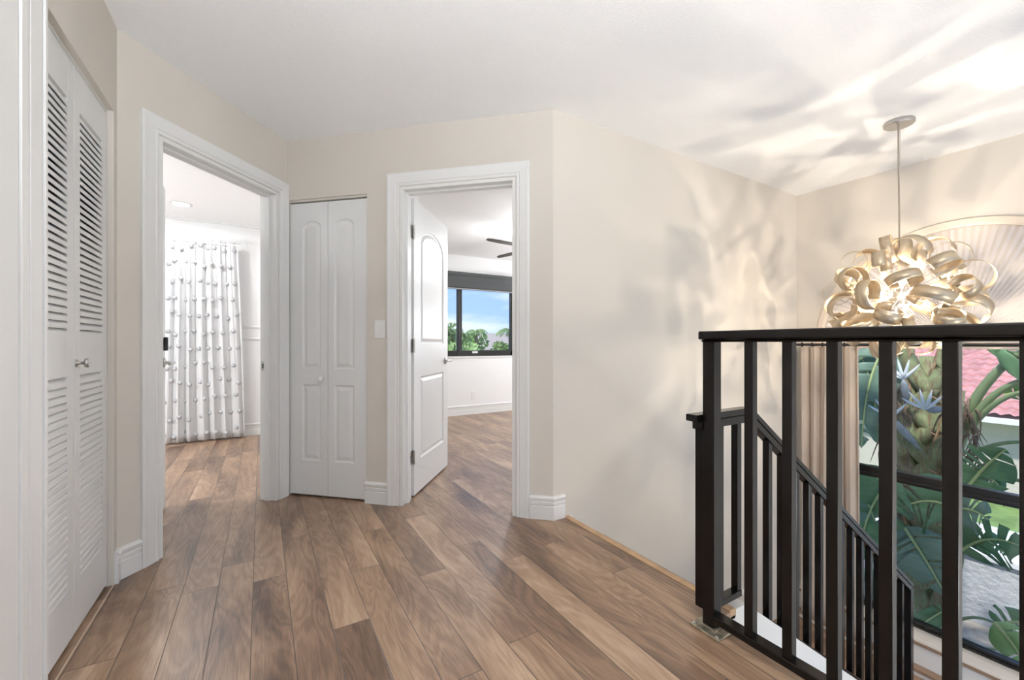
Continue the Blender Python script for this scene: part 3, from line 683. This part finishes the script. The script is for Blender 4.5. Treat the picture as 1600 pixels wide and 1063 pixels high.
# ------------------------------------------------------------------ outdoors
grass = mat('lawn grass', (.20, .31, .10), .9, var=(2.2, .3), bump=(60, .6, .03))
stucco = mat('beige stucco', (.60, .54, .48), .85, bump=(22, .5, .02), var=(1.5, .05))
conc = mat('pale concrete', (.70, .69, .66), .8, var=(3, .06))
tile_m = mat('pink clay tile', (.56, .27, .25), .6, var=(3.3, .22))
trunk_m = mat('green brown palm sheath', (.25, .30, .15), .7, var=(7, .4))
sheath_edge = mat('tan sheath edge', (.36, .22, .13), .8, var=(9, .3))
def streaky(m, sc3, dark):
    t = m.node_tree; co = t.nodes.new('ShaderNodeTexCoord'); mp_ = t.nodes.new('ShaderNodeMapping'); mp_.inputs['Scale'].default_value = sc3
    n = t.nodes.new('ShaderNodeTexNoise'); n.inputs['Scale'].default_value = 1; n.inputs['Detail'].default_value = 6; n.inputs['Roughness'].default_value = .7
    t.links.new(co.outputs['Object'], mp_.inputs[0]); t.links.new(mp_.outputs[0], n.inputs['Vector'])
    b_ = t.nodes['Principled BSDF']; old = b_.inputs['Base Color'].links[0].from_socket
    r_ = t.nodes.new('ShaderNodeMapRange'); r_.inputs[1].default_value = .45; r_.inputs[2].default_value = .62; t.links.new(n.outputs['Fac'], r_.inputs[0])
    x = t.nodes.new('ShaderNodeMixRGB'); t.links.new(r_.outputs[0], x.inputs[0]); t.links.new(old, x.inputs[1]); x.inputs[2].default_value = (*dark, 1); t.links.new(x.outputs[0], b_.inputs['Base Color'])
streaky(trunk_m, (30, 30, 5), (.20, .13, .08))
dead_m = mat('dry brown fibre', (.20, .14, .10), .9, var=(12, .5))
leaf_m = mat('banana leaf green', (.17, .34, .17), .42, var=(5, .25), trans=.25)
leaf2_m = mat('bluish banana leaf', (.25, .38, .29), .45, var=(5, .2), trans=.25)
leaf3_m = mat('fresh bright leaf', (.35, .60, .24), .4, var=(5, .2), trans=.35)
streaky(leaf_m, (4, 9, 60), (.13, .27, .13)); streaky(leaf2_m, (4, 9, 60), (.19, .31, .23))
rib_m = mat('pale leaf midrib', (.42, .50, .22), .5)
GZ = -2.9
struct(MB().box(4.6, 60, -30, 60, GZ - .2, GZ).box(-30, 4.6, 5.9, 60, GZ - .2, GZ).build('lawn', grass), 'green lawn outside')
struct(MB().box(4.6, 8.6, -6, 14, GZ, GZ + .03).build('planting_bed', mat('tan soil and gravel', (.42, .36, .29), .95, var=(8, .25), bump=(40, .6, .03))))
struct(MB().box(11.6, 13.4, -6, 3.55, GZ, GZ + .04).build('path', conc), 'pale concrete path beside the neighbouring house')
# garden wall
gw = thing('garden_wall', (8.7, 3, GZ), 'low grey stucco garden wall with a pale cap below the palms', 'wall')
MB().box(8.62, 8.80, -6, 10, GZ, -1.95).build('wall_body', mat('grey stucco', (.46, .46, .46), .9, bump=(14, .9, .03)), gw)
MB().box(8.56, 8.86, -6, 10, -1.95, -1.87).build('cap', conc, gw, bevel=.01)
# neighbouring house: eave runs parallel to the foyer window
nh = thing('neighbour_house', (15.6, 3, GZ), 'neighbouring beige house with a pink clay tile roof', 'house')
MB().box(15.6, 24, -4, 12, GZ, -.80).build('wall_body', stucco, nh)
MB().box(15.05, 15.6, -4.5, 12.5, -.86, -.80).build('soffit', conc, nh)
MB().box(14.98, 15.08, -4.5, 12.5, -.86, -.72).build('gutter', mat('white gutter', (.8, .8, .8), .4), nh, bevel=.01)
b = MB(); PX, PR, sl = .215, .33, .42; NY = int(17 / PX) * 8
rows = 20; V = []
for r in range(rows):
    for e_ in (0, 1):
        row = []
        x = 15.0 + (r + e_) * PR; zb = -.70 + sl * (x - 15.0) + (.045 if e_ == 0 else 0.0)
        for i in range(NY + 1):
            y = -4.5 + i * PX / 8; q = .045 * abs(sin(pi * (y / PX))) ** .8 + .012 * sin(2 * pi * y / PX)
            row.append(b.v(x, y, zb + q))
        V.append(row)
for r in range(len(V) - 1):
    for i in range(NY): b.face([V[r][i], V[r][i + 1], V[r + 1][i + 1], V[r + 1][i]])
b.build('tile_roof', tile_m, nh, flip=False)
MB().box(15.1, 21.6, -4.5, 12.5, -.80, -.74).prism([(15.05, -.80), (21.6, -.80), (21.6, 1.98)], 'n', -4.5, 12.5).build('roof_deck', conc, nh)

def bez(P, k):
    P = [Vector(p) for p in P]; out = []
    for i in range(k + 1):
        t_ = i / k; Q = P[:]
        while len(Q) > 1: Q = [Q[j].lerp(Q[j + 1], t_) for j in range(len(Q) - 1)]
        out.append(Q[0])
    return out
def leaf(plant, ctrl, width, m, up=(0, 0, 1), seed=0, splits=5, fold=.35, stem=None):
    """a broad paddle leaf on a curved midrib, torn between the side veins"""
    rl_ = random.Random(seed); K = 36; mid = bez(ctrl, K); b = MB()
    cuts = {0: set(rl_.sample(range(6, K - 2), splits)), 1: set(rl_.sample(range(6, K - 2), splits))}
    def prof(t_): return (sin(pi * min(1, t_ ** .62)) ** .75 if 0 < t_ < 1 else 0) + .0
    for s_ in (0, 1):
        sg = 1 if s_ else -1; drop = 0; prev = None
        for i in range(K + 1):
            t_ = i / K; d = (mid[min(i + 1, K)] - mid[max(i - 1, 0)]).normalized()
            sd = d.cross(Vector(up)).normalized() * sg; nn = sd.cross(d).normalized() * sg
            wv = width * .5 * prof(t_)
            lean = d * (.28 * wv)
            if i in cuts[s_]: drop = rl_.uniform(-.12, .16); prev = None if wv > .02 else prev
            line = []
            for q in (0, .5, 1.0):
                zq = fold * wv * q * q * -1 + .1 * wv * q + drop * wv * q * q
                line.append(b.bm.verts.new(mid[i] + sd * (wv * q) + lean * q + Vector((0, 0, 1)) * zq + nn * 0))
            if prev:
                for a_ in range(2): b.face([prev[a_], prev[a_ + 1], line[a_ + 1], line[a_]])
            prev = line
            if i in cuts[s_]:
                prev = [line[0], b.bm.verts.new(line[1].co + d * width * .012), b.bm.verts.new(line[2].co + d * width * .05)]
    lf = b.build('leaf', m, plant, smooth=True, solid=.003, flip=False)
    MB().tube([p + Vector((0, 0, -.004)) for p in mid], [.014 * (1 - .75 * i / K) + .002 for i in range(K + 1)], 6).build('midrib', rib_m, lf, smooth=True)
    if stem: MB().tube(bez(stem, 14), [.034 - .0016 * i for i in range(15)], 8).build('leaf_stalk', mat('leaf stalk green', (.24, .30, .14), .5), plant, smooth=True)
    return lf

MID = {'leaf_m': leaf_m}
VIEW = (-.93, -.25, .25)
tp = thing('traveller_palm', (6.4, 1.65, GZ), 'large fan-leaved palm with overlapping green sheaths outside the foyer window', 'palm tree')
LEAVES = [
    (leaf2_m, [(6.0, 1.873, 1.024), (5.9, 1.972, 0.807), (5.8, 2.007, 0.449), (5.8, 2.03, -0.13)], 0.5, 1, 4, 0.1),
    (leaf2_m, [(6.2, 1.965, -0.167), (6.1, 2.021, 0.577), (6.0, 2.064, 0.875), (6.0, 2.149, 0.962)], 0.34, 2, 3, 0.1),
    (leaf_m, [(5.6, 1.646, -0.317), (5.5, 1.743, -0.393), (5.4, 1.858, -0.642), (5.3, 1.888, -1.228)], 0.62, 3, 5, 0.15),
    (leaf2_m, [(5.9, 1.788, -1.484), (5.8, 1.838, -1.062), (5.8, 1.938, -0.819), (5.8, 2.036, -0.564)], 0.46, 4, 4, 0.1),
    (leaf_m, [(5.7, 1.233, -0.555), (5.6, 1.362, -0.443), (5.6, 1.5, -0.468), (5.5, 1.641, -0.654)], 0.55, 5, 5, 0.2),
    (leaf2_m, [(5.9, 1.698, -0.907), (5.8, 1.578, -1.025), (5.8, 1.458, -1.202), (5.8, 1.352, -1.45)], 0.5, 6, 5, 0.1),
    (leaf_m, [(6.3, 1.599, -1.367), (6.3, 1.714, -1.312), (6.3, 1.824, -1.468), (6.3, 1.967, -1.909)], 0.42, 7, 4, 0.2),
    (leaf_m, [(7.0, 2.121, -1.377), (7.0, 1.905, -1.054), (7.0, 1.731, -0.995), (7.0, 1.567, -1.24)], 0.6, 8, 5, 0.2),
    (leaf_m, [(5.7, 1.199, -0.332), (5.7, 1.117, -0.159), (5.6, 1.019, 0.009), (5.5, 0.913, 0.136)], 0.42, 9, 4, 0.1),
    (leaf_m, [(5.9, 1.224, -0.251), (5.9, 1.127, -0.181), (5.9, 1.046, -0.22), (5.9, 0.994, -0.324)], 0.22, 10, 3, 0.3),
    (leaf2_m, [(5.8, 1.352, -0.617), (5.8, 1.255, -0.521), (5.8, 1.17, -0.505), (5.8, 1.068, -0.59)], 0.4, 11, 3, 0.3),
    (leaf_m, [(6.2, 1.341, -1.106), (6.2, 1.206, -0.894), (6.1, 1.061, -0.794), (6.0, 0.851, -0.834)], 0.46, 12, 5, 0.35),
    (leaf_m, [(6.6, 1.428, -1.103), (6.6, 1.284, -0.998), (6.6, 1.192, -1.03), (6.6, 1.082, -1.137)], 0.26, 13, 3, 0.3),
    (leaf3_m, [(5.0, 0.893, -1.169), (5.0, 0.83, -1.223), (5.0, 0.771, -1.312), (5.0, 0.693, -1.48)], 0.24, 14, 1, 0.1),
    (leaf_m, [(5.3, 0.922, -1.32), (5.3, 0.852, -1.227), (5.3, 0.784, -1.188), (5.3, 0.687, -1.22)], 0.34, 15, 8, 0.5),
    (leaf_m, [(5.9, 0.873, 0.682), (5.9, 0.829, 0.771), (5.9, 0.765, 0.859), (5.9, 0.696, 0.918)], 0.55, 16, 3, 0.1),
    (leaf_m, [(6.0, 1.043, 0.905), (6.0, 0.996, 0.997), (6.0, 0.945, 1.087), (6.0, 0.888, 1.262)], 0.42, 17, 3, 0.1),
    (leaf3_m, [(6.0, 1.003, 0.558), (6.0, 0.945, 0.599), (6.0, 0.888, 0.628), (6.0, 0.742, 0.619)], 0.16, 18, 1, 0.1),
    (leaf2_m, [(6.6, 2.018, 0.865), (6.6, 1.97, 0.634), (6.6, 1.911, 0.331), (6.6, 1.841, 0.112)], 0.22, 19, 3, 0.1),
    (leaf_m, [(6.2, 1.85, -2.328), (6.2, 1.687, -2.123), (6.2, 1.533, -1.861), (6.2, 1.341, -1.622)], 0.22, 20, 3, 0.2),
]
STALKS = [
    ([(6.2, 1.397, -0.046), (6.1, 1.274, 0.381), (6.0, 1.104, 0.811), (5.9, 0.829, 1.011)], 0.055),
    ([(6.2, 1.388, -0.177), (6.1, 1.23, 0.386), (6.0, 1.084, 0.659), (5.9, 0.73, 0.783)], 0.042),
    ([(6.2, 1.364, -0.039), (6.1, 1.187, 0.361), (6.0, 1.043, 0.553), (5.9, 0.836, 0.627)], 0.034),
    ([(6.2, 1.388, -0.311), (6.1, 1.23, 0.003), (6.0, 1.043, 0.147), (5.9, 0.765, 0.167)], 0.026),
    ([(6.2, 1.364, -0.504), (6.1, 1.208, -0.247), (6.0, 1.043, -0.157), (5.9, 0.73, -0.244)], 0.028),
    ([(5.6, 1.34, -1.708), (5.4, 1.168, -1.404), (5.2, 1.012, -1.24), (5.0, 0.883, -1.178)], 0.016),
    ([(5.6, 1.211, -1.902), (5.4, 1.05, -1.597), (5.2, 0.904, -1.454), (5.0, 0.756, -1.346)], 0.014),
]

for i, (m, p, w_, sd_, sp_, fo_) in enumerate(LEAVES): leaf(tp, p, w_, m, VIEW, sd_, sp_, fo_)
stalk_m = mat('leaf stalk green', (.24, .32, .16), .5, var=(6, .15))
for p, r in STALKS: MB().tube(bez(p, 20), [r * (1 - .5 * i / 20) for i in range(21)], 10).build('leaf_stalk', stalk_m, tp, smooth=True)
# trunk and the overlapping leaf sheaths, alternately left and right
MB().tube([(6.45, 1.66, GZ), (6.45, 1.67, -2.0), (6.45, 1.66, -1.0), (6.45, 1.64, 0), (6.45, 1.62, .9)], [.15, .14, .15, .16, .10], 12).build('trunk', trunk_m, tp, smooth=True)
for i in range(14):
    sg = 1 if i % 2 else -1; z0 = -2.0 + .20 * i; r = .10
    sp_ = .30 - .006 * i; xx = 6.31 - .012 * (i % 5)
    P = bez([(xx, 1.65 - sg * .12, z0 - .10), (xx - .03, 1.65 + sg * .06, z0 + .02), (xx, 1.65 + sg * .20, z0 + .30), (xx + .02, 1.64 + sg * (sp_ - .06), z0 + .62), (xx + .03, 1.63 + sg * sp_, z0 + 1.35)], 18)
    rad = [r * (.6 + .4 * sin(pi * min(1, .1 + j / 22))) * (1 - .45 * j / 18) for j in range(19)]
    o = MB().tube(P, rad, 10).build('sheath', trunk_m, tp, smooth=True)
    MB().tube([q + Vector((-rad[j] * .72, -sg * rad[j] * (.15 if j < 9 else .65), -rad[j] * (.72 if j < 9 else .2))) for j, q in enumerate(P[:15])], [.011] * 15, 6).build('sheath_edge', sheath_edge, o)
# dry fibre and old drooping sheaths
rd_ = random.Random(8); b = MB()
for (cx_, cy_, z0, z1, n_) in ((6.05, 1.80, .62, .25, 26), (6.05, 1.285, .52, .12, 34), (6.05, 1.80, .05, -.85, 46), (6.1, 1.25, .1, -.2, 10)):
    for _ in range(n_):
        y = cy_ + rd_.gauss(0, .05); z = z0 + (z1 - z0) * rd_.random(); L_ = rd_.uniform(.15, .38)
        b.tube(bez([(cx_, y, z), (cx_ - .05, y + rd_.uniform(-.09, .09), z + .02), (cx_ - rd_.uniform(0, .1), y + rd_.uniform(-.14, .14), z - L_)], 6), [.009, .012, .011, .009, .007, .005, .002], 4)
b.build('dry_fibre', dead_m, tp)['kind'] = 'stuff'
grey_bract = mat('grey flower bract', (.26, .30, .34), .5, var=(9, .2)); petal_m = mat('white petal', (.78, .82, .85), .5)
for (h0, h1, lab) in (((6.0, 1.695, .387), (5.9, 1.698, .66), 0), ((6.0, 1.582, -.093), (5.8, 1.773, .255), 0), ((5.98, 1.389, .373), (5.88, 1.517, .36), 0)):
    P0_, P1_ = Vector(h0), Vector(h1); o = MB().tube([P0_, P0_.lerp(P1_, .3), P0_.lerp(P1_, .6), P0_.lerp(P1_, .85), P1_], [.004, .030, .038, .028, .008], 8).build('flower_bract', grey_bract, tp, smooth=True)
    for k in range(5):
        a = (k - 2) * .45 + .2; d_ = Vector((-.1, sin(a), cos(a))); Q = P1_
        MB().tube([Q, Q + d_ * .07, Q + d_ * .15, Q + d_ * .21 + Vector((0, 0, .01))], [.006, .018, .013, .002], 5).build('petal', petal_m, o, smooth=True)

# small planting at the foot of the garden wall
def tuft(x, y, z, n_, h, label, seed):
    t = thing('strappy_plant', (x, y, z), label, 'plant', None); rr = random.Random(seed)
    b = MB()
    for _ in range(n_):
        a = rr.uniform(0, 2 * pi); L_ = h * rr.uniform(.6, 1.1); q = Vector((cos(a), sin(a), 0)); w_ = Vector((-sin(a), cos(a), 0)) * .022
        P = bez([(x, y, z), (x, y, z + L_ * .8), Vector((x, y, z + L_ * .7)) + q * L_ * .8], 8); pv = None
        for j, p in enumerate(P):
            f_ = 1 - (j / 8) ** 2; cu_ = (b.bm.verts.new(p - w_ * f_), b.bm.verts.new(p + w_ * f_ + Vector((0, 0, .0001))))
            if pv: b.face([pv[0], pv[1], cu_[1], cu_[0]])
            pv = cu_
    b.build('leaves', leaf_m, t, solid=.002, flip=False)
tuft(7.9, 2.6, GZ + .03, 40, .8, 'strap-leaved plant before the garden wall', 3)

# ------------------------------------------------------------------ view from the right bedroom: trees, palms and roofs
fol = [mat('hedge foliage', (.13, .27, .06), .7, var=(1.5, .35)), mat('olive foliage', (.20, .30, .10), .7, var=(1.5, .3)), mat('pale foliage', (.32, .46, .16), .7, var=(1.5, .3))]
def tree(x, y, z0, zc, rx, rz, m, label, seed, n_=1500, ls=.16):
    t = thing('leafy_tree', (x, y, z0), label, 'tree', None); rr = random.Random(seed)
    MB().tube([(x, y, z0), (x + .05, y, (z0 + zc) / 2), (x, y, zc)], [.14, .10, .06], 8).build('trunk', dead_m, t)
    b = MB(); blobs = [(x + rr.uniform(-.6, .6) * rx, y + rr.uniform(-.5, .5) * rx, zc + rr.uniform(-.6, .6) * rz, rr.uniform(.35, .6)) for _ in range(12)]
    for _ in range(n_):
        bx, by, bz_, s_ = rr.choice(blobs); d_ = Vector((rr.gauss(0, 1), rr.gauss(0, 1), rr.gauss(0, 1))).normalized()
        c_ = Vector((bx + d_.x * rx * s_, by + d_.y * rx * s_, bz_ + d_.z * rz * s_)); u = Vector((rr.gauss(0, 1), rr.gauss(0, 1), rr.gauss(0, 1))).normalized(); w_ = u.cross(d_).normalized()
        L_ = ls * rr.uniform(.6, 1.3)
        b.face([b.bm.verts.new(q) for q in (c_ - u * L_, c_ + w_ * L_ * .5, c_ + u * L_, c_ - w_ * L_ * .5)])
    b.build('foliage', m, t, flip=False)
def palm(x, y, z0, zt, fr_len, label, seed):
    t = thing('palm_tree', (x, y, z0), label, 'palm tree', None); rr = random.Random(seed)
    MB().tube([(x, y, z0), (x + .1, y, (z0 + zt) / 2), (x, y, zt)], [.16, .12, .10], 8).build('trunk', dead_m, t)
    for k in range(14):
        a = k * 2.4; up_ = rr.uniform(.1, .9); b = MB(); q = Vector((cos(a), sin(a), 0))
        P = bez([Vector((x, y, zt)), Vector((x, y, zt + up_ * fr_len * .6)) + q * fr_len * .5, Vector((x, y, zt - fr_len * .45 * (1.1 - up_))) + q * fr_len], 12)
        b.tube(P, [.02] * 13, 4)
        sd_ = Vector((-sin(a), cos(a), 0))
        for j in range(1, 13):
            for s_ in (-1, 1):
                L_ = fr_len * .3 * sin(pi * (j + 1) / 15); e_ = P[j] + sd_ * s_ * L_ * .8 + Vector((0, 0, -L_ * .55)) + (P[j] - P[j - 1]) * .6
                b.face([b.bm.verts.new(v_) for v_ in (P[j - 1], P[j], e_)])
        b.build('frond', fol[1], t, flip=False)
tree(9.6, 23.2, GZ, 1.2, 1.2, 1.1, fol[1], 'olive leafy tree left of the window mullion outside the right bedroom', 1)
tree(11.9, 26.0, GZ, .85, 1.3, 1.1, fol[0], 'round dark green tree right of the window mullion', 2)
tree(15.3, 27.2, GZ, .45, .9, .7, fol[1], 'small olive tree before the grey-roofed house', 3)
tree(8.7, 19.4, GZ, .45, .8, .6, fol[2], 'pale green bush lowest in front of the trees behind the bedroom window mullion', 4)
palm(11.9, 24.4, GZ, 1.8, .75, 'small palm standing among the trees right of the window mullion', 5)
palm(13.6, 23, GZ, 1.9, .9, 'palm at the right edge of the bedroom window view', 7)
fh = thing('far_house', (16, 32, GZ), 'grey-roofed house beyond the trees outside the right bedroom', 'house')
MB().box(14.0, 22, 30, 36, GZ, .6).build('wall_body', mat('far pale wall', (.48, .40, .35), .8), fh)
MB().hexa([(13.5, 29.4, .55), (22.5, 29.4, .55), (22.5, 36.6, .55), (13.5, 36.6, .55), (16.0, 32.5, 1.95), (20, 32.5, 1.95), (20, 33.5, 1.95), (16.0, 33.5, 1.95)]).build('roof', mat('far grey tile roof', (.40, .34, .30), .8), fh)
for k in range(3): MB().box(14.8 + k * 2.2, 15.7 + k * 2.2, 29.95, 30.0, -1.2, .1).build('window', mat('far window', (.08, .09, .10), .2), fh)
